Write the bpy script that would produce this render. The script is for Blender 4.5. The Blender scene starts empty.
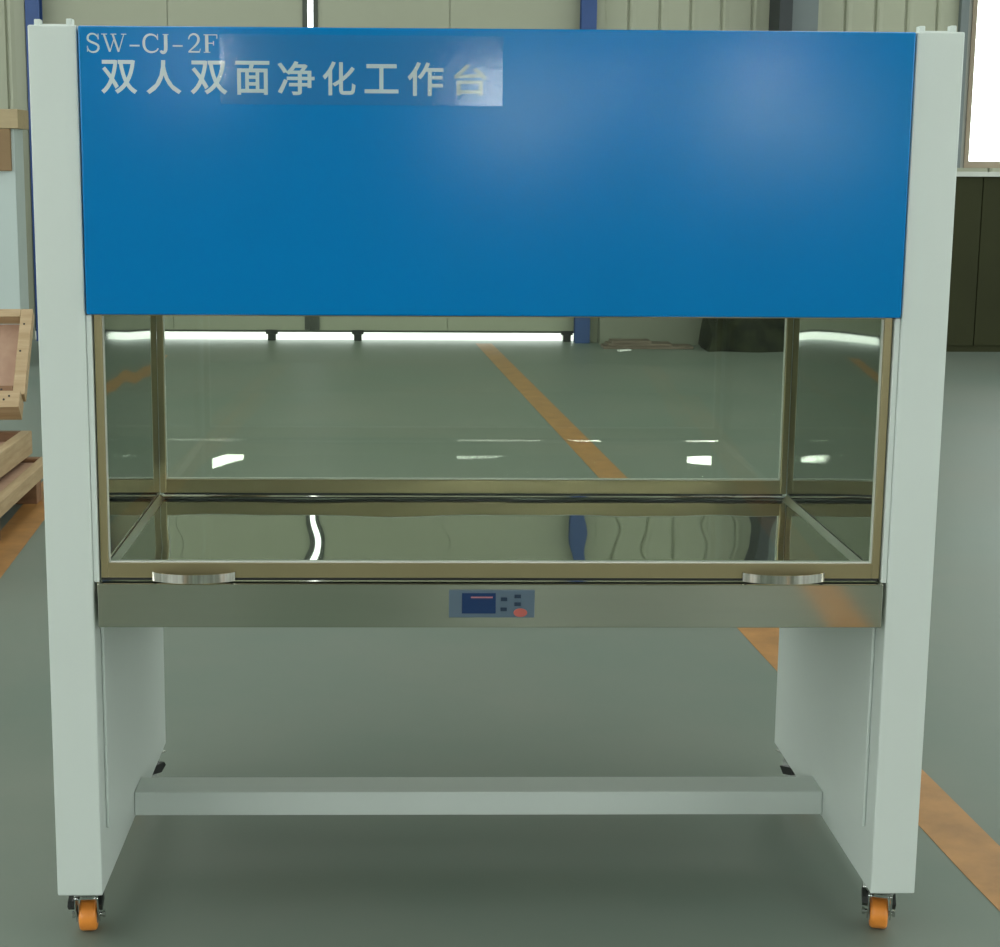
import bpy, bmesh, math, random
from mathutils import Vector, Matrix
random.seed(7)
S = bpy.context.scene
COL = S.collection
PI = math.pi

# ------------------------------------------------------------------ materials
def mat(name, color, rough=.5, metal=0.0, spec=.5, coat=0.0, var=0.0, vscale=6.0, bump=0.0, bscale=40.0,
        stretch=(1, 1, 1), color2=None, rvar=0.0):
    m = bpy.data.materials.new(name); m.use_nodes = True
    nt = m.node_tree; b = nt.nodes['Principled BSDF']
    b.inputs['Base Color'].default_value = (*color, 1)
    b.inputs['Roughness'].default_value = rough
    b.inputs['Metallic'].default_value = metal
    b.inputs['Specular IOR Level'].default_value = spec
    b.inputs['Coat Weight'].default_value = coat
    b.inputs['Coat Roughness'].default_value = .08
    if var or bump or color2 or rvar:
        tc = nt.nodes.new('ShaderNodeTexCoord'); mp = nt.nodes.new('ShaderNodeMapping')
        mp.inputs['Scale'].default_value = stretch
        nt.links.new(tc.outputs['Object'], mp.inputs['Vector'])
    if var or color2:
        n = nt.nodes.new('ShaderNodeTexNoise'); n.inputs['Scale'].default_value = vscale
        n.inputs['Detail'].default_value = 5; n.inputs['Roughness'].default_value = .6
        nt.links.new(mp.outputs[0], n.inputs['Vector'])
        r = nt.nodes.new('ShaderNodeValToRGB')
        r.color_ramp.elements[0].position = .3; r.color_ramp.elements[1].position = .7
        c2 = color2 or tuple(min(1, c * (1 + var)) for c in color)
        c1 = color if color2 else tuple(c * (1 - var) for c in color)
        r.color_ramp.elements[0].color = (*c1, 1); r.color_ramp.elements[1].color = (*c2, 1)
        nt.links.new(n.outputs['Fac'], r.inputs['Fac'])
        nt.links.new(r.outputs['Color'], b.inputs['Base Color'])
        if rvar:
            mr = nt.nodes.new('ShaderNodeMapRange')
            mr.inputs['To Min'].default_value = rough - rvar; mr.inputs['To Max'].default_value = rough + rvar
            nt.links.new(n.outputs['Fac'], mr.inputs['Value']); nt.links.new(mr.outputs[0], b.inputs['Roughness'])
    if bump:
        n2 = nt.nodes.new('ShaderNodeTexNoise'); n2.inputs['Scale'].default_value = bscale
        n2.inputs['Detail'].default_value = 3
        nt.links.new(mp.outputs[0], n2.inputs['Vector'])
        bp = nt.nodes.new('ShaderNodeBump'); bp.inputs['Strength'].default_value = bump
        bp.inputs['Distance'].default_value = .002
        nt.links.new(n2.outputs['Fac'], bp.inputs['Height']); nt.links.new(bp.outputs[0], b.inputs['Normal'])
    return m

def wood(name, c1, c2, stretch):
    m = mat(name, c1, .65, var=.1, vscale=5, stretch=stretch, color2=c2, bump=.25, bscale=30)
    return m

def emit(name, color, strength):
    m = bpy.data.materials.new(name); m.use_nodes = True
    nt = m.node_tree; nt.nodes.remove(nt.nodes['Principled BSDF'])
    e = nt.nodes.new('ShaderNodeEmission'); e.inputs[0].default_value = (*color, 1); e.inputs[1].default_value = strength
    nt.links.new(e.outputs[0], nt.nodes['Material Output'].inputs[0])
    return m

def film(name, tint, refl0, rough=.0, haze=0.0, hazecol=(1, 1, 1), bump=0.0):
    """clear sheet: lets light straight through and mirrors by its viewing angle"""
    m = bpy.data.materials.new(name); m.use_nodes = True
    nt = m.node_tree; nt.nodes.remove(nt.nodes['Principled BSDF'])
    tr = nt.nodes.new('ShaderNodeBsdfTransparent'); tr.inputs[0].default_value = (*tint, 1)
    gl = nt.nodes.new('ShaderNodeBsdfGlossy'); gl.inputs['Roughness'].default_value = rough
    lw = nt.nodes.new('ShaderNodeLayerWeight'); lw.inputs['Blend'].default_value = .5
    pw = nt.nodes.new('ShaderNodeMath'); pw.operation = 'POWER'; pw.inputs[1].default_value = 5
    nt.links.new(lw.outputs['Facing'], pw.inputs[0])
    ma = nt.nodes.new('ShaderNodeMath'); ma.operation = 'MULTIPLY_ADD'
    ma.inputs[1].default_value = 1 - refl0; ma.inputs[2].default_value = refl0
    nt.links.new(pw.outputs[0], ma.inputs[0])
    mx = nt.nodes.new('ShaderNodeMixShader')
    nt.links.new(ma.outputs[0], mx.inputs[0]); nt.links.new(gl.outputs[0], mx.inputs[2])
    if haze:
        df = nt.nodes.new('ShaderNodeBsdfDiffuse'); df.inputs[0].default_value = (*hazecol, 1)
        m2 = nt.nodes.new('ShaderNodeMixShader'); m2.inputs[0].default_value = haze
        nt.links.new(tr.outputs[0], m2.inputs[1]); nt.links.new(df.outputs[0], m2.inputs[2])
        nt.links.new(m2.outputs[0], mx.inputs[1])
    else:
        nt.links.new(tr.outputs[0], mx.inputs[1])
    if bump:
        tc = nt.nodes.new('ShaderNodeTexCoord')
        n2 = nt.nodes.new('ShaderNodeTexNoise'); n2.inputs['Scale'].default_value = 60; n2.inputs['Detail'].default_value = 4
        nt.links.new(tc.outputs['Object'], n2.inputs['Vector'])
        bp = nt.nodes.new('ShaderNodeBump'); bp.inputs['Strength'].default_value = bump; bp.inputs['Distance'].default_value = .001
        nt.links.new(n2.outputs['Fac'], bp.inputs['Height']); nt.links.new(bp.outputs[0], gl.inputs['Normal'])
    nt.links.new(mx.outputs[0], nt.nodes['Material Output'].inputs[0])
    return m

M = {}
M['white'] = mat('white_powder_coat', (.60, .66, .62), .38, spec=.4, var=.015, vscale=3, bump=.03, bscale=300)
M['blue'] = mat('blue_paint', (.0, .176, .46), .17, spec=.23, var=.03, vscale=4, bump=.035, bscale=160)
M['mirror'] = mat('polished_stainless', (.50, .52, .485), .025, metal=1)
M['lining'] = mat('polished_lining_dimmed', (.36, .40, .365), .03, metal=1)  # same steel as the worktop, darkened to give dimmer side reflections
M['satin'] = mat('satin_stainless', (.59, .59, .50), .075, metal=1, rvar=.02, var=.02, vscale=3, stretch=(1, 1, 30))
M['seam'] = mat('weld_seam', (.50, .53, .50), .32, metal=1)
M['bronze'] = mat('bronze_anodised', (.37, .315, .175), .32, metal=.75, var=.06, vscale=3)
M['chrome'] = mat('chrome', (.72, .73, .72), .16, metal=1)
M['brushed'] = mat('brushed_handle_streaked', (.40, .38, .33), .14, metal=1, color2=(.80, .78, .72), vscale=12, stretch=(14, .2, .2))  # pale streaks paint in the reflections off its bowed shape
M['black'] = mat('black_plastic', (.012, .014, .013), .45)
M['orange'] = mat('orange_wheel', (.85, .29, .045), .36, var=.08, vscale=20)
M['grey_hub'] = mat('grey_hub', (.22, .23, .22), .4)
M['letter'] = mat('pale_lettering', (.52, .62, .63), .55)
M['letter_faded'] = mat('faded_glare_lettering', (.30, .40, .40), .5)  # duller from peeling, and from glare put into the colour
M['glass'] = film('clear_glass', (.965, .985, .955), .035)
M['sticker'] = film('clear_sticker', (.98, .99, .99), .022, rough=.09, haze=.010, hazecol=(.55, .65, .65), bump=.10)
M['panel_plate'] = mat('blue_grey_membrane', (.085, .125, .165), .4)
M['screen'] = mat('dark_blue_screen', (.008, .03, .10), .2)
M['pinkbar'] = mat('red_print', (.42, .16, .17), .4)
M['button'] = mat('dark_blue_button', (.012, .03, .06), .4)
M['redbutton'] = mat('red_button', (.42, .10, .08), .4)
M['gasket'] = mat('pale_gasket', (.78, .80, .76), .35, metal=.3)
M['floor'] = mat('grey_epoxy_floor', (.136, .178, .147), .45, spec=.25, var=.14, vscale=1.1, rvar=.07, bump=.05, bscale=9,
                 color2=(.178, .202, .168))
M['line'] = mat('orange_floor_paint', (.36, .175, .05), .45, var=.22, vscale=9)
M['clad'] = mat('olive_grey_cladding', (.335, .355, .26), .5, var=.03, vscale=.6)
M['cladfront'] = mat('dull_green_cladding', (.14, .16, .13), .6, var=.04, vscale=.6)
M['door'] = mat('sliding_door_skin', (.325, .345, .255), .5, var=.04, vscale=.5)
M['rubber'] = mat('dark_rubber', (.06, .07, .055), .7)
M['bluesteel'] = mat('blue_steel', (.022, .065, .21), .45, var=.06, vscale=4)
M['darksteel'] = mat('dark_steel', (.022, .030, .032), .55)
M['greysteel'] = mat('grey_steel', (.13, .16, .16), .5)
M['dado'] = mat('dark_olive_paint', (.030, .033, .012), .7, spec=.2, var=.10, vscale=2)
M['dadolight'] = mat('olive_grey_parapet', (.20, .215, .165), .7, spec=.2, var=.05, vscale=2)
M['ledge'] = mat('pale_ledge', (.52, .55, .50), .5)
M['winframe'] = mat('grey_window_frame', (.30, .30, .26), .5)
M['tanframe'] = mat('tan_window_frame', (.27, .22, .15), .5)
M['ceil'] = mat('pale_roof_sheet', (.42, .45, .40), .6)
M['ground'] = mat('pale_concrete', (.75, .75, .72), .8)
M['net'] = mat('dark_netting', (.006, .007, .006), .9, spec=.08, color2=(.030, .036, .018), vscale=9, bump=.8, bscale=30)
M['wood'] = wood('pale_pine', (.36, .25, .13), (.47, .35, .21), (1, 9, 9))
M['wood_y'] = wood('pale_pine_long', (.33, .23, .12), (.46, .345, .20), (9, 1, 9))
M['wood_dark'] = wood('brown_batten', (.17, .085, .040), (.24, .125, .06), (1, 8, 8))
M['ply'] = wood('pinkish_plywood', (.36, .215, .15), (.43, .28, .19), (3, 3, 3))
M['nail'] = mat('nail_head', (.03, .03, .03), .5, metal=.5)
M['whiteboard'] = mat('white_sheet', (.46, .54, .52), .5)
M['tan'] = mat('tan_board', (.38, .30, .17), .6, var=.08, vscale=6, stretch=(1, 6, 6))
M['card'] = mat('brown_board', (.24, .155, .075), .7, var=.06, vscale=5)
M['pinkcard'] = mat('pinkish_card', (.135, .105, .075), .7, var=.12, vscale=6)
M['paper'] = mat('white_paper', (.85, .87, .83), .6)
M['filter'] = mat('filter_grille', (.25, .26, .24), .5, metal=.5)
SKY = (.95, 1.0, .97)
M['rooffill'] = emit('roof_fill_panel', SKY, 3.15)  # added glowing roof panels, the main light from above
M['fillwin'] = emit('fill_light_window', SKY, 7.5)  # added wide front panes, fill light for the bench front and beam
M['whitewin'] = emit('white_daylit_window', SKY, 15.0)
M['softwin'] = emit('soft_daylit_window', SKY, 10.0)
M['sidefill'] = emit('side_fill_pane', SKY, 5.5)  # added glowing panes that brighten the bench's inner side faces
M['glintsrc'] = emit('glint_source', SKY, 70.0)  # small sources for the glints, taken for hanging lamps, built as wall panes

# ------------------------------------------------------------------ mesh helpers
def box(bm, x0, x1, y0, y1, z0, z1, bevel=0.0, mx=None):
    vs = [bm.verts.new(v) for v in ((x0, y0, z0), (x1, y0, z0), (x1, y1, z0), (x0, y1, z0),
                                    (x0, y0, z1), (x1, y0, z1), (x1, y1, z1), (x0, y1, z1))]
    fs = [bm.faces.new([vs[i] for i in f]) for f in
          ((0, 3, 2, 1), (4, 5, 6, 7), (0, 1, 5, 4), (1, 2, 6, 5), (2, 3, 7, 6), (3, 0, 4, 7))]
    new = vs
    if bevel:
        r = bmesh.ops.bevel(bm, geom=list({e for f in fs for e in f.edges}), offset=bevel, segments=2,
                            affect='EDGES', profile=.5)
        new = list({v for f in r['faces'] for v in f.verts} | {v for v in vs if v.is_valid})
    if mx is not None:
        bmesh.ops.transform(bm, matrix=mx, verts=new)

def cyl(bm, c, axis, r, h, n=32, r2=None, bevel=0.0):
    q = Vector((0, 0, 1)).rotation_difference(Vector(axis).normalized()).to_matrix().to_4x4()
    r_ = bmesh.ops.create_cone(bm, cap_ends=True, segments=n, radius1=r, radius2=r if r2 is None else r2, depth=h,
                               matrix=Matrix.Translation(c) @ q)
    if bevel:
        es = list({e for v in r_['verts'] for e in v.link_edges if len(e.link_faces) == 2 and
                   any(len(f.verts) > 4 for f in e.link_faces)})
        bmesh.ops.bevel(bm, geom=es, offset=bevel, segments=3, affect='EDGES', profile=.5)

def prism(bm, pts, axis, a0, a1):
    """polygon in the two other axes, extruded along axis (0 = x, 1 = y, 2 = z)"""
    def P(p, a):
        l = list(p); l.insert(axis, a); return l
    A = [bm.verts.new(P(p, a0)) for p in pts]; B = [bm.verts.new(P(p, a1)) for p in pts]
    n = len(pts)
    bm.faces.new(A); bm.faces.new(list(reversed(B)))
    for i in range(n):
        j = (i + 1) % n
        bm.faces.new((A[j], A[i], B[i], B[j]))

def obj(name, bm, material, parent=None, smooth=False):
    bmesh.ops.recalc_face_normals(bm, faces=bm.faces[:])
    me = bpy.data.meshes.new(name); bm.to_mesh(me); bm.free()
    me.materials.append(M[material])
    if smooth:
        for p in me.polygons: p.use_smooth = True
        me.set_sharp_from_angle(angle=math.radians(38))
    o = bpy.data.objects.new(name, me); COL.objects.link(o)
    if parent is not None: o.parent = parent
    return o

def B(name, material, parent, *boxes, bevel=0.0, smooth=False):
    bm = bmesh.new()
    for b in boxes: box(bm, *b, bevel=bevel)
    return obj(name, bm, material, parent, smooth)

def thing(name, label, cat, loc=(0, 0, 0), rz=0.0, group=None):
    o = bpy.data.objects.new(name, None); COL.objects.link(o)
    o.empty_display_size = .1
    o.location = loc; o.rotation_euler = (0, 0, rz); o['label'] = label; o['category'] = cat
    if group: o['group'] = group
    return o

def tag(o, label, cat, group=None):
    o['label'] = label; o['category'] = cat
    if group: o['group'] = group
    return o

def struct(o, label=None):
    o['kind'] = 'structure'
    if label: o['label'] = label
    return o

def wavy(name, material, parent, origin, U, V, N, nu, nv, lu, lv, fn, thick):
    """sheet metal: a finely divided sheet with slight real waviness and thickness"""
    bm = bmesh.new()
    o = Vector(origin); U = Vector(U); V = Vector(V); N = Vector(N)
    g = [[bm.verts.new(o + U * (lu * i / nu) + V * (lv * j / nv) + N * fn(i / nu, j / nv)) for j in range(nv + 1)] for i in range(nu + 1)]
    k = [[bm.verts.new(o + U * (lu * i / nu) + V * (lv * j / nv) - N * thick) for j in (0, nv)] for i in (0, nu)]
    for i in range(nu):
        for j in range(nv):
            bm.faces.new((g[i][j], g[i + 1][j], g[i + 1][j + 1], g[i][j + 1]))
    bm.faces.new((k[0][0], k[0][1], k[1][1], k[1][0]))
    bm.faces.new([g[i][0] for i in range(nu + 1)] + [k[1][0], k[0][0]])
    bm.faces.new([g[i][nv] for i in range(nu, -1, -1)] + [k[0][1], k[1][1]])
    bm.faces.new([g[0][j] for j in range(nv, -1, -1)] + [k[0][0], k[0][1]])
    bm.faces.new([g[nu][j] for j in range(nv + 1)] + [k[1][1], k[1][0]])
    return obj(name, bm, material, parent, True)

# ------------------------------------------------------------------ the clean bench
W2, XI, D, ZB, ZT = .75, .672, .753, .0965, 1.5704
bench = thing('clean_bench', 'white and blue double sided laminar flow clean bench with glass sashes on orange casters', 'clean bench')

for s in (-1, 1):
    bm = bmesh.new()
    box(bm, min(s * XI, s * W2), max(s * XI, s * W2), 0, D, ZB, ZT, .0025)
    p = obj('side_panel', bm, 'white', bench)
    # raised lower lining on the inner face
    B('lining_panel', 'white', p, (min(s * .6715, s * .666), max(s * .6715, s * .666), .05, D - .05, .20, .575), bevel=.0015)
    xa, xb = sorted((s * .6625, s * .6715))
    B('edge_lip', 'white', p, (xa, xb, .003, .031, .658, 1.1085), bevel=.001)
    # folded top flange with its two nubs
    xa, xb = sorted((s * .683, s * .738))
    B('top_flange', 'white', p, (xa, xb, .02, D - .02, ZT - .004, ZT + .003),
      (xa - .004, xa + .006, .012, .03, ZT - .004, ZT + .010), (xb - .008, xb + .002, .012, .03, ZT - .004, ZT + .011), bevel=.0015)

front = B('front_panel', 'blue', bench, (-.6695, .6695, -.006, .006, 1.110, ZT - .001), bevel=.003)
B('rear_panel', 'blue', bench, (-.6695, .6695, D - .006, D + .006, 1.110, ZT - .001), bevel=.003)
B('top_cover', 'white', bench, (-.6705, .6705, .0065, D - .0065, 1.552, ZT - .004), bevel=.002)
bm = bmesh.new()
box(bm, -.668, .668, .031, D - .031, 1.108, 1.118)
for i in range(22):
    box(bm, -.66 + i * .06, -.65 + i * .06, .06, D - .06, 1.104, 1.108)
obj('filter_grille', bm, 'filter', bench)

# polished lining of the working chamber
def w_left(u, v):
    return v * (.00042 * math.sin(u * 7.6 + .4) + .00006 * math.sin(u * 21)) + .00008 * math.sin(v * 9 + u * 5)
def w_right(u, v):
    t = 1 - u
    g = -18 * ((t - .22) / .78) ** 2 if t > .22 else -5 * ((.22 - t) / .22) ** 2
    return v * (g + 5) * 2.9e-4 + .00006 * math.sin(v * 9 + u * 6)
def w_top(u, v):
    return (.00018 * math.sin(u * 60 + v * 7) * (.5 + .5 * math.sin(v * 5 + u * 3)) + .00020 * math.sin(v * 13 + u * 17)
            + .00016 * math.sin(u * 33 - v * 11 + 2) + .0002 * math.sin(u * 9 + v * 9))
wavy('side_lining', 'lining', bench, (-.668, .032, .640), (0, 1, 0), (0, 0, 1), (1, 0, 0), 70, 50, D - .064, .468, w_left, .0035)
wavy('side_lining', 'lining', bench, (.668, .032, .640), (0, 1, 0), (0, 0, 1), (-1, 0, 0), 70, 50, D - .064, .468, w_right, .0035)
top = wavy('worktop', 'mirror', bench, (-.664, .040, .655), (1, 0, 0), (0, 1, 0), (0, 0, 1), 160, 80, 1.328, D - .08, w_top, .012)
top['label'] = 'polished mirror-like stainless steel worktop'
for s in (-1, 1):
    bm = bmesh.new()
    prism(bm, [(s * .6665, .6545), (s * .6665, .6645), (s * .6630, .6615), (s * .6575, .6570), (s * .6555, .6545)], 1, .042, D - .042)
    obj('cove_strip', bm, 'seam', bench, True)
B('tray_lip', 'seam', bench, (-.664, .664, D - .041, D - .037, .634, .6560), bevel=.001)
B('tray_lip', 'seam', bench, (-.664, .664, .037, .041, .634, .6560), bevel=.001)
B('base_tray', 'satin', bench, (-.668, .668, .021, D - .021, .584, .640), bevel=.002)

# steel aprons under the two sashes
def apron(y0, sgn):
    bm = bmesh.new()
    ya, yb = sorted((y0, y0 + sgn * .018))
    box(bm, -.6645, .6645, ya, yb, .581, .657, .0015)
    yc, yd = sorted((y0 + sgn * .018, y0 + sgn * .034))
    box(bm, -.6685, .6685, yc, yd, .633, .6563)
    return obj('apron', bm, 'satin', bench)
apron(-.004, 1); apron(D + .004, -1)

def control(yf, sgn):
    p = B('control_panel', 'panel_plate', bench, (-.073, .072, min(yf, yf + sgn * .003), max(yf, yf + sgn * .003), .5995, .6475), bevel=.001)
    def flat(name, m, x0, x1, z0, z1, d0=.003, d1=.0042, lab=None, bev=.0004):
        a, b = yf + sgn * d0, yf + sgn * d1
        if sgn > 0: x0, x1 = -x1, -x0
        o = B(name, m, p, (x0, x1, min(a, b), max(a, b), z0, z1), bevel=bev)
        if lab: o['label'] = lab
        return o
    flat('screen', 'screen', -.051, .006, .607, .6425, lab='dark blue screen')
    flat('print_bar', 'pinkbar', -.036, .001, .634, .6365, .0042, .0045, bev=.0001)
    for bx, bz in ((.020, .632), (.0195, .6145), (.043, .637), (.043, .6235)):
        flat('button', 'button', bx - .0055, bx + .0055, bz - .0032, bz + .0032, .003, .005)
    a = yf + sgn * .0035
    bm = bmesh.new(); cyl(bm, (0, 0, 0), (0, 1, 0), 1, 1, 32)
    bmesh.ops.transform(bm, matrix=Matrix.Translation((-sgn * .048, a, .6085)) @ Matrix.Diagonal((.0115, .002, .0072, 1)), verts=bm.verts[:])
    o = obj('button', bm, 'redbutton', p, True); o['label'] = 'red oval button'
control(-.004, -1)

# sashes
def sash(name, y0, y1, out, X, st, rb):
    """out = -1: handles on the -y side"""
    Z0, Z1 = .6645, 1.1180
    rt = .0105
    bm = bmesh.new()
    box(bm, -X, -X + st, y0, y1, Z0, Z1, .0012); box(bm, X - st, X, y0, y1, Z0, Z1, .0012)
    box(bm, -X + st, X - st, y0, y1, Z0, Z0 + rb, .0012); box(bm, -X + st, X - st, y0, y1, Z1 - rt, Z1, .0012)
    f = obj(name, bm, 'bronze', bench)
    ym = (y0 + y1) / 2
    xi, zi0, zi1 = X - st, Z0 + rb, Z1 - rt
    B('glass_pane', 'glass', f, (-xi + .0002, xi - .0002, ym - .0025, ym + .0025, zi0 + .0002, zi1 - .0002))
    B('gap_shade_bar', 'black', f, (-.660, .660, y0 + .004, y1 - .004, .6594, .6644))  # dark bar stands in for the shaded gap under the sash
    g = .0020
    B('gasket', 'gasket', f, (-xi, xi, ym - .005, ym + .005, zi0, zi0 + g), (-xi, -xi + g * .7, ym - .005, ym + .005, zi0 + g, zi1 - g),
      (xi - g * .7, xi, ym - .005, ym + .005, zi0 + g, zi1 - g))
    # bowed strap handles on the bottom rail
    yo = y0 if out < 0 else y1
    for cx in (-.5035, .495):
        bm = bmesh.new(); n = 24; hw = .0695; rows = []
        for i in range(n + 1):
            t = -1 + 2 * i / n
            x = cx + t * hw; d = .006 + .022 * (1 - t * t) ** .8
            rows.append([bm.verts.new((x, yo + out * dd, z)) for dd, z in ((d, .6610), (d, .6760), (d - .0032, .6760), (d - .0032, .6610))])
        for a, b in zip(rows, rows[1:]):
            for k in range(4):
                bm.faces.new((a[k], a[(k + 1) % 4], b[(k + 1) % 4], b[k]))
        bm.faces.new(rows[0]); bm.faces.new(rows[-1])
        for t in (-1, 1):
            a, b = sorted((yo, yo + out * .006))
            box(bm, cx + t * hw - (.004 if t > 0 else 0), cx + t * hw + (.004 if t < 0 else 0), a, b, .6655, .676)
        obj('handle', bm, 'brushed', f, True)['label'] = 'bowed brushed metal handle with reflection streaks in its colour'
sash('front_sash', .008, .030, -1, .6600, .0130, .0252)
sash('rear_sash', D - .030, D - .008, 1, .6676, .0130, .0290)

# cross beam between the side panels
B('cross_beam', 'white', bench, (-.6715, .6715,   .336, .416, .1030, .1505), bevel=.002)

# casters
def caster(x, y, rz):
    mx = Matrix.Translation((x, y, 0)) @ Matrix.Rotation(rz, 4, 'Z')
    def fin(bm): bmesh.ops.transform(bm, matrix=mx, verts=bm.verts[:])
    off = .016                       # trail of the wheel behind the swivel
    wr, ww = .0285, .031
    bm = bmesh.new()
    box(bm, -.032, .032, -.032, .032, .0930, .0965, .001)
    cyl(bm, (0, 0, .0865), (0, 0, 1), .027, .012, 40, bevel=.003)
    cyl(bm, (0, 0, .0775), (0, 0, 1), .0245, .0055, 40, r2=.0265)
    for s in (-1, 1):
        q = [(-.020, .078), (.024, .078), (.032, .056), (off + .010, .019), (off - .010, .019), (-.016, .054)]
        prism(bm, q, 0, s * .0185, s * .0210)
    box(bm, -.021, .021, -.020, .026, .0720, .0750, .001)
    cyl(bm, (0, off, wr), (1, 0, 0), .0045, .052, 16)
    cyl(bm, (.0265, off, wr), (1, 0, 0), .0065, .005, 6); cyl(bm, (-.0265, off, wr), (1, 0, 0), .0065, .005, 6)
    fin(bm); c = obj('caster', bm, 'chrome', bench, True)
    bm = bmesh.new(); cyl(bm, (0, off, wr), (1, 0, 0), wr, ww, 56, bevel=.006)
    fin(bm); obj('wheel', bm, 'orange', c, True)['label'] = 'orange wheel'
    bm = bmesh.new(); cyl(bm, (0, off, wr), (1, 0, 0), .016, ww + .002, 32, bevel=.001)
    fin(bm); obj('hub', bm, 'grey_hub', c, True)
    bm = bmesh.new(); prism(bm, [(-.030, .064), (-.024, .072), (.016, .074), (.026, .062), (.016, .056), (-.014, .052)], 0, -.031, -.0215)
    fin(bm); obj('brake_lever', bm, 'black', c)['label'] = 'black brake lever'
    bm = bmesh.new(); prism(bm, [(-.020, .062), (.016, .070), (.022, .054), (-.008, .047)], 0, .0215, .0275)
    fin(bm); obj('side_guard', bm, 'black', c)['label'] = 'black side guard'
caster(-.710, .055, math.radians(4))
caster(.706, .055, math.radians(-14))
caster(-.708, D - .055, math.radians(150))
caster(.708, D - .055, math.radians(205))

# ---- lettering on the blue panel
def add_mesh(bm, me, mx):
    vs = [bm.verts.new(mx @ v.co) for v in me.vertices]
    for p in me.polygons:
        try: bm.faces.new([vs[i] for i in p.vertices])
        except ValueError: pass
YL = -.0062
def cjk(name, text, cells, z0, z1, material, parent):
    bm = bmesh.new()
    for ch, (xa, xb) in zip(text, cells):
        cu = bpy.data.curves.new('glyph', 'FONT'); cu.body = ch; cu.size = 1; cu.extrude = 0.0; cu.offset = .014; cu.resolution_u = 4
        o = bpy.data.objects.new('glyph', cu); COL.objects.link(o)
        bpy.context.view_layer.update()
        me = bpy.data.meshes.new_from_object(o.evaluated_get(bpy.context.evaluated_depsgraph_get()))
        if me and len(me.vertices):
            xs = [v.co.x for v in me.vertices]; ys = [v.co.y for v in me.vertices]
            sx = (xb - xa) / (max(xs) - min(xs)); sz = (z1 - z0) / (max(ys) - min(ys))
            if ch == '工': sz *= .86
            zz = (z0 + z1) / 2 - sz * (max(ys) + min(ys)) / 2
            mx = Matrix(((sx, 0, 0, xa - sx * min(xs)), (0, 0, 1, 0), (0, sz, 0, zz), (0, 0, 0, 1)))
            add_mesh(bm, me, mx)
        bpy.data.objects.remove(o); bpy.data.curves.remove(cu)
        if me: bpy.data.meshes.remove(me)
    fs = bm.faces[:]
    r = bmesh.ops.extrude_face_region(bm, geom=fs)
    bmesh.ops.translate(bm, vec=(0, YL - .0003, 0), verts=[g for g in r['geom'] if isinstance(g, bmesh.types.BMVert)])
    ex = {g for g in r['geom'] if isinstance(g, bmesh.types.BMVert)}
    for v in bm.verts:
        if v not in ex: v.co.y = YL + .0003
    return obj(name, bm, material, parent)
px2x = lambda p: -.636 + (p - 100) * .001597
cells = [(101, 137), (146, 181), (190, 227), (235, 269), (277, 314), (322, 355), (364, 398), (407, 443)]
cjk('name_lettering', '双人双面净化工作', [(px2x(a), px2x(b)) for a, b in cells], 1.4635, 1.5165, 'letter', front)
cjk('name_lettering', '台', [(px2x(453), px2x(487))], 1.465, 1.514, 'letter_faded', front)['label'] = 'faded last character with glare in its colour'

def ribbon(bm, pts):
    """pts: (x, z, width): flat ribbon of varying width"""
    L, R = [], []
    for i, (x, z, w) in enumerate(pts):
        a = pts[max(0, i - 1)]; b = pts[min(len(pts) - 1, i + 1)]
        t = Vector((b[0] - a[0], b[1] - a[1])).normalized(); n = Vector((-t.y, t.x)) * w / 2
        L.append((x + n.x, z + n.y)); R.append((x - n.x, z - n.y))
    for i in range(len(pts) - 1):
        prism(bm, [L[i], L[i + 1], R[i + 1], R[i]], 1, YL - .0003, YL + .0003)
def bez(p0, p1, p2, p3, w0, w1, n=10):
    out = []
    for i in range(n + 1):
        t = i / n; u = 1 - t
        x = u**3 * p0[0] + 3 * u * u * t * p1[0] + 3 * u * t * t * p2[0] + t**3 * p3[0]
        z = u**3 * p0[1] + 3 * u * u * t * p1[1] + 3 * u * t * t * p2[1] + t**3 * p3[1]
        out.append((x, z, w0 + (w1 - w0) * t))
    return out
TH, TN = .17, .075
G = {
 'S': [bez((.92, .72), (.85, 1.06), (.10, 1.10), (.10, .74), TN, .13), bez((.10, .74), (.10, .48), (.95, .52), (.93, .25), .13, .13),
       bez((.93, .25), (.90, -.09), (.12, -.12), (.06, .28), .13, TN), [(.91, .99, .05), (.91, .68, .06)], [(.07, .33, .06), (.07, 0.01, .05)]],
 'W': [[(.10, .98, .11), (.33, .02, .11)], [(.33, .02, .05), (.52, .80, .05)], [(.45, .98, .11), (.68, .02, .11)], [(.68, .02, .05), (.90, .98, .05)],
       [(0, .975, .05), (.23, .975, .05)], [(.37, .975, .05), (.60, .975, .05)], [(.79, .975, .05), (1, .975, .05)]],
 '-': [[(0, .36, .09), (1, .36, .09)]],
 'C': [bez((.95, .72), (.82, 1.08), (.06, 1.10), (.07, .50), TN, TH), bez((.07, .50), (.06, -.12), (.84, -.08), (.97, .22), TH, TN),
       [(.94, 1.0, .05), (.94, .68, .06)]],
 'J': [[(.68, .97, .22), (.68, .25, .22)], bez((.68, .25), (.66, -.08), (.20, -.05), (.12, .10), .22, .16), [(.36, .975, .05), (1, .975, .05)]],
 '2': [bez((.08, .72), (.12, 1.12), (.88, 1.10), (.84, .70), TN, .16), bez((.84, .70), (.80, .45), (.35, .25), (.06, .04), .16, .07),
       [(.05, .045, .10), (.92, .045, .10)], [(.90, .03, .05), (.97, .22, .05)]],
 'F': [[(.22, .99, .20), (.22, .01, .20)], [(0, .975, .05), (.98, .975, .05)], [(.22, .52, .06), (.70, .52, .06)], [(0, .022, .05), (.46, .022, .05)],
       [(.95, .99, .05), (.95, .76, .05)], [(.70, .64, .05), (.70, .40, .05)]],
}
bm = bmesh.new()
px2 = lambda p: -.659 + (p - 85) * .001588
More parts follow.
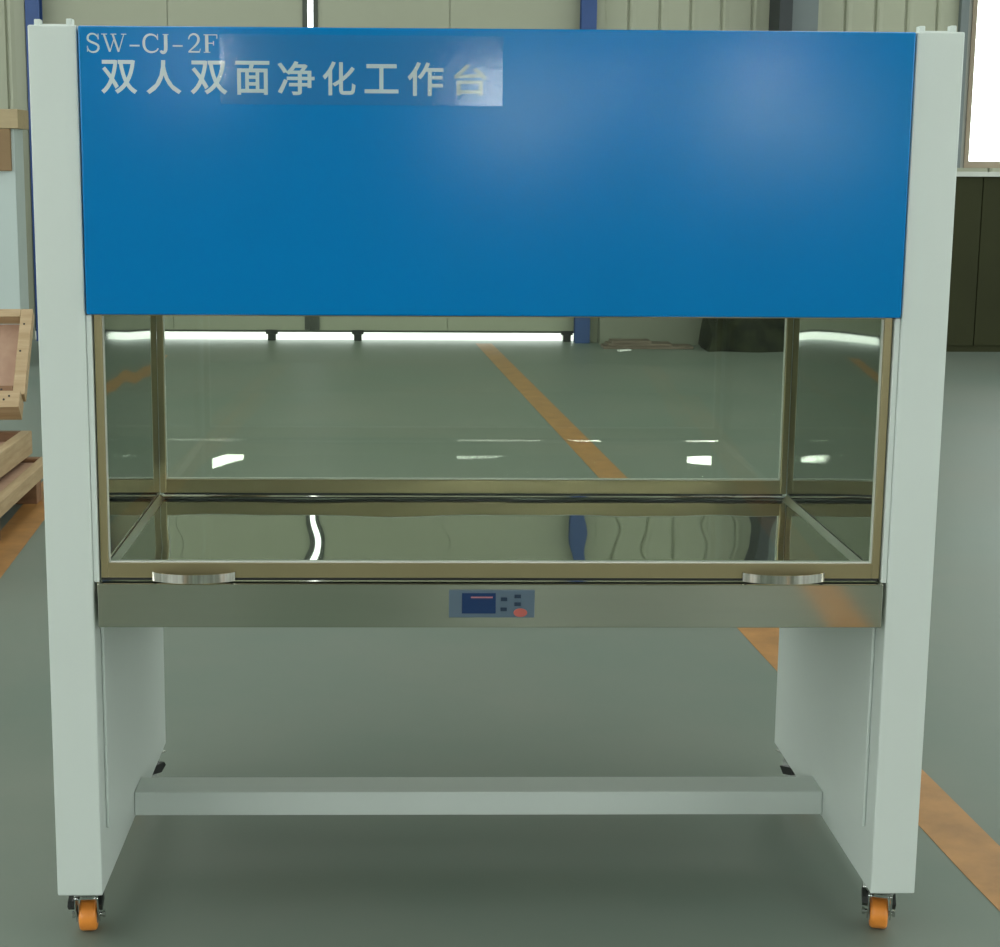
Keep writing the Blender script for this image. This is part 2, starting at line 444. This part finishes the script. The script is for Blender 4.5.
for ch, a, b in (('S', 87, 100), ('W', 102, 127), ('-', 130, 140), ('C', 143, 159), ('J', 160, 169), ('-', 173, 183), ('2', 188, 201), ('F', 204, 218)):
    for st in G[ch]:
        x0, x1 = px2(a), px2(b); h = .0285; sx = x1 - x0
        # widths stay in true proportion: work in height units
        ribbon(bm, [(x0 + x * sx, 1.5285 + z * h, w * h * (.9 if ch in 'SCJ2F' else 1)) for x, z, w in st])
obj('model_lettering', bm, 'letter', front)
# clear film over the lettering
B('sticker', 'sticker', front, (-.445, .007, YL - .0010, YL - .0007, 1.4485, 1.5575))['label'] = 'clear film sticker'

# ------------------------------------------------------------------ the hall
XL, XR, YF, YBK, ZC = -9.0, 11.0, -7.0, 9.9, 6.4
floor = struct(B('floor', 'floor', None, (XL, XR, YF, YBK + .08, -.12, 0)))
def line(name, pts, w, label):
    """painted stripe along a polyline whose points run from front to back"""
    bm = bmesh.new()
    q = [(x - w / 2, y) for x, y in pts] + [(x + w / 2, y) for x, y in reversed(pts)]
    prism(bm, q, 2, .0002, .0012)
    return tag(obj(name, bm, 'line', None), label, 'floor marking')
line('floor_marking', [(1.2 + .075 * 4.65, -6.9), (1.2, -2.25), (1.003, .3), (1.02 - .058 * 9.75, 9.75)], .125, 'orange painted line running across the floor behind and right of the clean bench')
line('floor_marking', [(-1.40 + .058 * 6.9, -6.9), (-1.40 - .058 * 8.9, 8.9)], .13, 'orange painted line on the floor left of the clean bench, beside the wooden pallets')

def clad(bm, x0, x1, z0, z1, yf=YBK, depth=.10, period=.2345, phase=1.30):
    """steel sheet with a narrow groove every period"""
    pts = [(x0, yf)]
    k = math.ceil((x0 - phase) / period)
    while phase + k * period < x1 - .02:
        x = phase + k * period
        if x > x0 + .02:
            pts += [(x - .012, yf), (x - .004, yf + .018), (x + .004, yf + .018), (x + .012, yf), (x + .03, yf - .004), (x + .06, yf)]
        k += 1
    pts = [p for p in pts if p[0] < x1]
    pts += [(x1, yf), (x1, yf + depth), (x0, yf + depth)]
    prism(bm, pts, 2, z0, z1)
bm = bmesh.new()
clad(bm, 1.20, 4.10, 0, ZC); clad(bm, 4.10, 8.1, 0, 1.36); clad(bm, 4.10, 8.1, 3.1, ZC); clad(bm, 8.1, XR, 0, ZC)
clad(bm, -3.02, 1.20, 4.7, ZC); clad(bm, XL, -3.02, 0, ZC)
struct(obj('wall_back', bm, 'clad'))
FW_HIGH = (1.829, 2.077, 1.792, 2.012)
def side_wall(name, n, x0, x1, xi, sgn):
    y0, y1, z0, z1 = -6.5, 8.5, 1.4, 4.4
    bm = bmesh.new()
    for a, b, c, d in ((YF, y0, 0, ZC), (y1, YBK + .1, 0, ZC), (y0, y1, 0, z0), (y0, y1, z1, ZC)): box(bm, x0, x1, a, b, c, d)
    for i in range(16):
        y = YF + .6 + i * 1.05
        for c, d in ((0, z0), (z1, ZC)): box(bm, min(xi, xi + sgn * .02), max(xi, xi + sgn * .02), y, y + .03, c, d)
    struct(obj(name, bm, 'clad'))
    bm = bmesh.new(); xm = (x0 + x1) / 2  # frame of the window strip added for side fill light
    box(bm, xm - .03, xm + .03, y0, y1, z0, z0 + .06); box(bm, xm - .03, xm + .03, y0, y1, z1 - .06, z1)
    for k in range(11):
        y = y0 + (y1 - y0) * k / 10; box(bm, xm - .03, xm + .03, max(y0, y - .03), min(y1, y + .03), z0 + .06, z1 - .06)
    f = struct(obj('window_%d' % n, bm, 'winframe'))
    B('pane', 'sidefill', f, (xm - .006, xm + .006, y0, y1, z0 + .06, z1 - .06))
side_wall('wall_left', 30, XL - .15, XL, XL, 1)
side_wall('wall_right', 31, XR, XR + .15, XR, -1)

# front wall (behind the viewer) with glare and glint sources, and added fill windows at both ends
FW = [(-8.4, -3.2, .9, 3.4, 'fillwin', 4), (-1.542, -1.266, 1.888, 2.019, 'glintsrc', 1), (.187, .806, 1.45, 1.945, 'whitewin', 1), (1.002, 1.236, 1.805, 1.915, 'glintsrc', 1),
      (1.563, 2.58, 1.417, 1.76, 'softwin', 2), (4.3, 10.4, .9, 3.4, 'fillwin', 4)]
bm = bmesh.new()
xs = [XL] + [v for w in FW for v in w[:2]] + [XR]
for i in range(0, len(xs), 2): box(bm, xs[i], xs[i + 1], YF - .15, YF, 0, ZC)
for a, b, z0, z1, m, k in FW:
    box(bm, a, b, YF - .15, YF, 0, z0)
    if m == 'softwin':      # a small glint source sits above this window
        h0, h1, h2, h3 = FW_HIGH
        box(bm, a, b, YF - .15, YF, z1, h2); box(bm, a, b, YF - .15, YF, h3, ZC)
        box(bm, a, h0, YF - .15, YF, h2, h3); box(bm, h1, b, YF - .15, YF, h2, h3)
    else:
        box(bm, a, b, YF - .15, YF, z1, ZC)
struct(obj('wall_front', bm, 'cladfront'))
def window(n, a, b, y, z0, z1, glassmat, fm='winframe', mull=2):
    bm = bmesh.new(); t = .05 if b - a > 1.5 else .012
    box(bm, a, b, y - .03, y + .03, z0, z0 + t); box(bm, a, b, y - .03, y + .03, z1 - t, z1)
    box(bm, a, a + t, y - .03, y + .03, z0 + t, z1 - t); box(bm, b - t, b, y - .03, y + .03, z0 + t, z1 - t)
    for k in range(1, mull):
        x = a + (b - a) * k / mull; box(bm, x - .02, x + .02, y - .03, y + .03, z0 + t, z1 - t)
    f = struct(obj('window_%d' % n, bm, fm))
    B('pane', glassmat, f, (a + t, b - t, y - .006, y + .006, z0 + t, z1 - t))
    return f
for i, (a, b, z0, z1, m, k) in enumerate(FW): window(i + 2, a, b, YF - .06, z0, z1, m, mull=k)

window(12, FW_HIGH[0], FW_HIGH[1], YF - .06, FW_HIGH[2], FW_HIGH[3], 'glintsrc', mull=1)
# ceiling with glowing strips added as overhead light
SK = [(-7.5, -5.9), (-2.9, -1.3), (1.7, 3.3), (6.3, 7.9)]
SY0, SY1 = -6.2, 9.0
bm = bmesh.new()
xs = [XL - .15] + [v for w in SK for v in w] + [XR + .15]
for i in range(0, len(xs), 2): box(bm, xs[i], xs[i + 1], YF - .15, YBK + .1, ZC, ZC + .12)
for a, b in SK:
    box(bm, a, b, YF - .15, SY0, ZC, ZC + .12); box(bm, a, b, SY1, YBK + .1, ZC, ZC + .12)
struct(obj('ceiling', bm, 'ceil'))
for i, (a, b) in enumerate(SK):
    bm = bmesh.new()
    for k in range(9):
        y = SY0 + (SY1 - SY0) * k / 8
        box(bm, a, b, max(SY0, y - .03), min(SY1, y + .03), ZC + .0, ZC + .05)
    f = struct(obj('window_%d' % (i + 20), bm, 'winframe'))
    B('pane', 'rooffill', f, (a, b, SY0, SY1, ZC + .06, ZC + .075))

# outside ground seen under the sliding door
struct(B('ground', 'ground', None, (-14, 16, YBK + .081, YBK + 12, -.2, -.004)))

# sliding door leaves
def leaf(n, x0, x1, seams):
    bm = bmesh.new(); y0, y1 = YBK + .015, YBK + .075
    xs = [x0] + seams + [x1]
    for a, b in zip(xs, xs[1:]): box(bm, a + (.003 if a != x0 else 0), b - (.003 if b != x1 else 0), y0, y1, .075, 4.72)
    box(bm, x0, x1, y0 + .012, y1 - .003, .076, 4.719)
    d = struct(obj('door_%d' % n, bm, 'door'))
    e = .035
    xr = (x1, x1 - e) if n == 1 else (x0 + e, x0)
    B('edge_seal', 'rubber', d, (min(xr), max(xr), y0 - .012, y0, .085, 4.70))
    B('bottom_rail', 'rubber', d, (x0, x1, y0 - .006, y0, .066, .082))
    for gx in ({1: (-2.6, -1.19), 2: (-.52, 1.115)})[n]:
        bm = bmesh.new()
        box(bm, gx - .045, gx + .045, y0 - .012, y1, .050, .085); box(bm, gx - .030, gx + .030, y0 - .008, y1, 0.0, .050)
        cyl(bm, (gx, y0 - .010, .028), (0, 1, 0), .028, .02, 20)
        obj('door_roller', bm, 'black', d)
    if n == 2: B('end_stop', 'rubber', d, (x0 - .046, x0 - .001, y0, y1, .066, .42))
    return d
leaf(1, -3.02, -.897, [-1.95])
leaf(2, -.852, 1.19, [.181])
struct(B('trim_1', 'darksteel', None, (-3.2, 1.3, YBK - .06, YBK + .01, 4.72, 4.95)))

def hbeam(bm, xc, yc, w, d, z1, t=.012):
    box(bm, xc - w / 2, xc + w / 2, yc - d / 2, yc - d / 2 + t, 0, z1); box(bm, xc - w / 2, xc + w / 2, yc + d / 2 - t, yc + d / 2, 0, z1)
    box(bm, xc - t / 2, xc + t / 2, yc - d / 2 + t, yc + d / 2 - t, 0, z1)
bm = bmesh.new(); hbeam(bm, 1.222, YBK - .058, .115, .11, ZC); struct(obj('trim_2', bm, 'bluesteel'), 'blue steel post right of the sliding door')
bm = bmesh.new(); hbeam(bm, -2.935, YBK - .058, .105, .11, ZC); struct(obj('trim_3', bm, 'bluesteel'), 'blue steel post left of the sliding door')
struct(B('trim_4', 'clad', None, (1.285, 1.345, YBK - .05, YBK - .001, 0, ZC)))
bm = bmesh.new(); box(bm, 2.60, 2.695, YBK - .36, YBK - .005, 0, ZC); 
struct(obj('trim_5', bm, 'darksteel'))
struct(B('trim_6', 'greysteel', None, (2.696, 2.90, YBK - .30, YBK - .005, 0, ZC)))

struct(B('trim_9', 'dadolight', None, (1.347, 2.595, YBK - .20, YBK - .005, 0, 1.28)), 'olive grey parapet between the blue and dark posts')
# right hand window, dark parapet and pale ledge
wf = window(1, 4.10, 8.1, YBK + .03, 1.36, 3.1, 'glass', 'winframe', 3)
B('sub_frame', 'tanframe', wf, (4.150, 8.05, YBK - .01, YBK + .05, 1.36, 1.405), (4.150, 4.185, YBK - .01, YBK + .05, 1.405, 3.05))
B('jamb', 'greysteel', wf, (4.045, 4.105, YBK - .06, YBK + .03, 1.36, 3.1))
bm = bmesh.new()
x = 2.98
while x < XR - .01:
    x2 = min(x + 1.12, XR); box(bm, x + .004, x2 - .004, 9.30, YBK - .02, .05, 1.295); x = x2
box(bm, 2.98, XR, 9.315, YBK - .021, .0, 1.294)
struct(obj('trim_7', bm, 'dado'), 'dark olive panelled parapet under the window')
struct(B('trim_8', 'ledge', None, (2.96, XR, 9.27, YBK - .005, 1.297, 1.330)))

# ------------------------------------------------------------------ loose things in the hall
# dark netting covered pile by the wall
bm = bmesh.new()
nx, nz, ny = 26, 20, 8
def lump(u, v, w):
    x = 2.10 + .84 * u; y = 9.24 + .28 * w; z = .62 * v
    k = .03
    x += k * math.sin(9 * v + 5 * w) * (v > 0) ; y += k * math.sin(11 * u + 7 * v); z += (.035 * math.sin(8 * u + 3 * w) + .02 * math.sin(19 * u)) * v
    y += .06 * v * v * (1 - w)
    return (x, y, z)
for fn, na, nb in ((lambda a, b: lump(a, b, 0), nx, nz), (lambda a, b: lump(a, b, 1), nx, nz), (lambda a, b: lump(0, a, b), nz, ny),
                   (lambda a, b: lump(1, a, b), nz, ny), (lambda a, b: lump(a, 1, b), nx, ny), (lambda a, b: lump(a, 0, b), nx, ny)):
    g = [[bm.verts.new(fn(i / na, j / nb)) for j in range(nb + 1)] for i in range(na + 1)]
    for i in range(na):
        for j in range(nb): bm.faces.new((g[i][j], g[i + 1][j], g[i + 1][j + 1], g[i][j + 1]))
bmesh.ops.remove_doubles(bm, verts=bm.verts[:], dist=.0005)
tag(obj('netted_pile', bm, 'net', None, True), 'dark netting covered pile on the floor by the back wall, seen through the glass', 'pile')

# low strip of boards lying at the wall, and scraps
t = thing('board_bundle', 'low pinkish bundle of boards lying on floor against the back wall', 'boards', (1.68, 9.5, 0), 0)
for k, (a, b, z, m) in enumerate(((-.34, .34, 0, 'pinkcard'), (-.31, .18, .0205, 'pinkcard'), (-.28, .02, .041, 'pinkcard'))):
    B('board', m, t, (a, b, -.10, .10 - .01 * k, z, z + .020), bevel=.003)
bm = bmesh.new(); box(bm, -.055, .055, -.02, .02, 0, .010, .003)
bmesh.ops.transform(bm, matrix=Matrix.Translation((1.48, 9.28, .0)) @ Matrix.Rotation(.6, 4, 'Z'), verts=bm.verts[:])
tag(obj('paper_scrap', bm, 'paper', None, True), 'small white scrap on floor in front of the pinkish boards', 'scrap')
# tall packing crate at far left
t = thing('packing_crate', 'tall white sided packing crate with tan top rail near the left blue post', 'crate', (-3.15, 8.2, 0), 0)
B('body', 'whiteboard', t, (-.55, .425, 0, .25, .05, 1.575), bevel=.004)
B('top_rail', 'tan', t, (-.58, .46, -.03, .28, 1.575, 1.70), bevel=.004)
B('batten', 'card', t, (-.58, .405, -.028, -.001, 1.30, 1.574), bevel=.004)
B('skid', 'wood_dark', t, (-.5, -.4, 0, .25, 0, .05)); B('skid', 'wood_dark', t, (.3, .4, 0, .25, 0, .05))

# wooden pallets: framed boards on blocks
def framed(name, label, cat, loc, rz, L, Wd, z0, z1, feet):
    """long side along local y, right edge at local x = 0, far end at local y = 0"""
    t = thing(name, label, cat, loc, rz)
    h = z1 - z0
    B('sheet', 'ply', t, (-Wd + .046, -.046, -L + .046, -.046, z0 + h * .45, z0 + h * .45 + .014))
    for x in (0, -Wd + .045): B('rail', 'wood_y', t, (x - .045, x, -L, 0, z0, z1), bevel=.003)
    B('end_rail', 'wood_dark', t, (-Wd + .046, -.046, -.045, 0, z0, z1), bevel=.003)
    B('end_rail', 'wood', t, (-Wd + .046, -.046, -L, -L + .045, z0, z1), bevel=.003)
    if feet:
        for x in (-.004, -Wd / 2, -Wd + .104):
            for y in (-.20, -L / 2 - .05, -L + .12): B('block', 'wood_dark', t, (x - .10, x, y - .09, y, 0, z0 - .001), bevel=.003)
    return t
framed('pallet', 'low wooden pallet with plywood deck standing on the floor beside the orange line', 'pallet', (-1.628, 4.03, 0), math.radians(1.0), 1.75, 1.05, .085, .142, True)
framed('crate_panel', 'framed wooden crate panel lying on the low pallet, under the tilted tray', 'crate panel', (-1.722, 4.10, .1425), 0, 1.25, .85, 0, .098, False)

# leaning crate lid
lid = thing('wooden_tray', 'shallow pale wooden tray with pinkish plywood bottom, tilted above the pallets at far left', 'tray')
lw, lh, th = .95, .44, .055
parts = [('sheet', 'ply', (-lw + .05, -.05, .0, .012, .04, lh - .04)), ('rail', 'wood_dark', (-lw + .05, -.05, -th, -.0005, 0, .045)), ('rail', 'wood', (-lw + .05, -.05, -th, -.0005, lh - .04, lh)),
         ('rail', 'wood', (-.049, 0, -th, .0, 0, lh)), ('rail', 'wood', (-lw, -lw + .049, -th, .0, 0, lh)), ('front_batten', 'wood', (-lw, -.012, -th - .03, .012, -.082, -.001))]
for n, m, b in parts:
    B(n, m, lid, b, bevel=.002)
for x, z in ((-.075, -.045), (-.055, -.028), (-.035, .22), (-.03, .36), (-.095, .025)):
    bm = bmesh.new(); cyl(bm, (x, -th - (.031 if z < 0 else .0005), z), (0, 1, 0), .0045, .002, 12); obj('nail', bm, 'nail', lid)
lid.location = (-1.722, 4.02, .375)
lid.rotation_euler = (math.radians(-42), 0, math.radians(4))

# ------------------------------------------------------------------ world, light, camera
w = bpy.data.worlds.new('overcast'); S.world = w; w.use_nodes = True
bg = w.node_tree.nodes['Background']; bg.inputs[0].default_value = (.93, .98, 1, 1); bg.inputs[1].default_value = 5.0

cx, cy, cz, yaw, pit, roll, f, px, py = (-.1477, -2.649, 1.354, .0196, .1669, .0062, 1614.5, -63.58, -36.18)
F = Vector((math.sin(yaw) * math.cos(pit), math.cos(yaw) * math.cos(pit), -math.sin(pit)))
R = Vector((math.cos(yaw), -math.sin(yaw), 0)); U = R.cross(F)
R2 = R * math.cos(roll) + U * math.sin(roll); U2 = U * math.cos(roll) - R * math.sin(roll)
cam = bpy.data.cameras.new('camera'); co = bpy.data.objects.new('camera', cam); COL.objects.link(co)
mw = Matrix((R2, U2, -F)).transposed().to_4x4(); mw.translation = (cx, cy, cz); co.matrix_world = mw
cam.sensor_fit = 'HORIZONTAL'; cam.sensor_width = 36; cam.lens = 36 * f / 1000
cam.shift_x = -px / 1000; cam.shift_y = py / 1000
cam.clip_start = .05; cam.clip_end = 200
S.camera = co
v = S.view_settings; v.view_transform = 'Standard'; v.look = 'None'; v.exposure = -0.32; v.gamma = 1.0; v.use_curve_mapping = False
S.cycles.max_bounces = 10; S.cycles.transparent_max_bounces = 16; S.cycles.glossy_bounces = 6; S.cycles.diffuse_bounces = 4
S.cycles.use_denoising = True; S.cycles.sample_clamp_indirect = 60.0
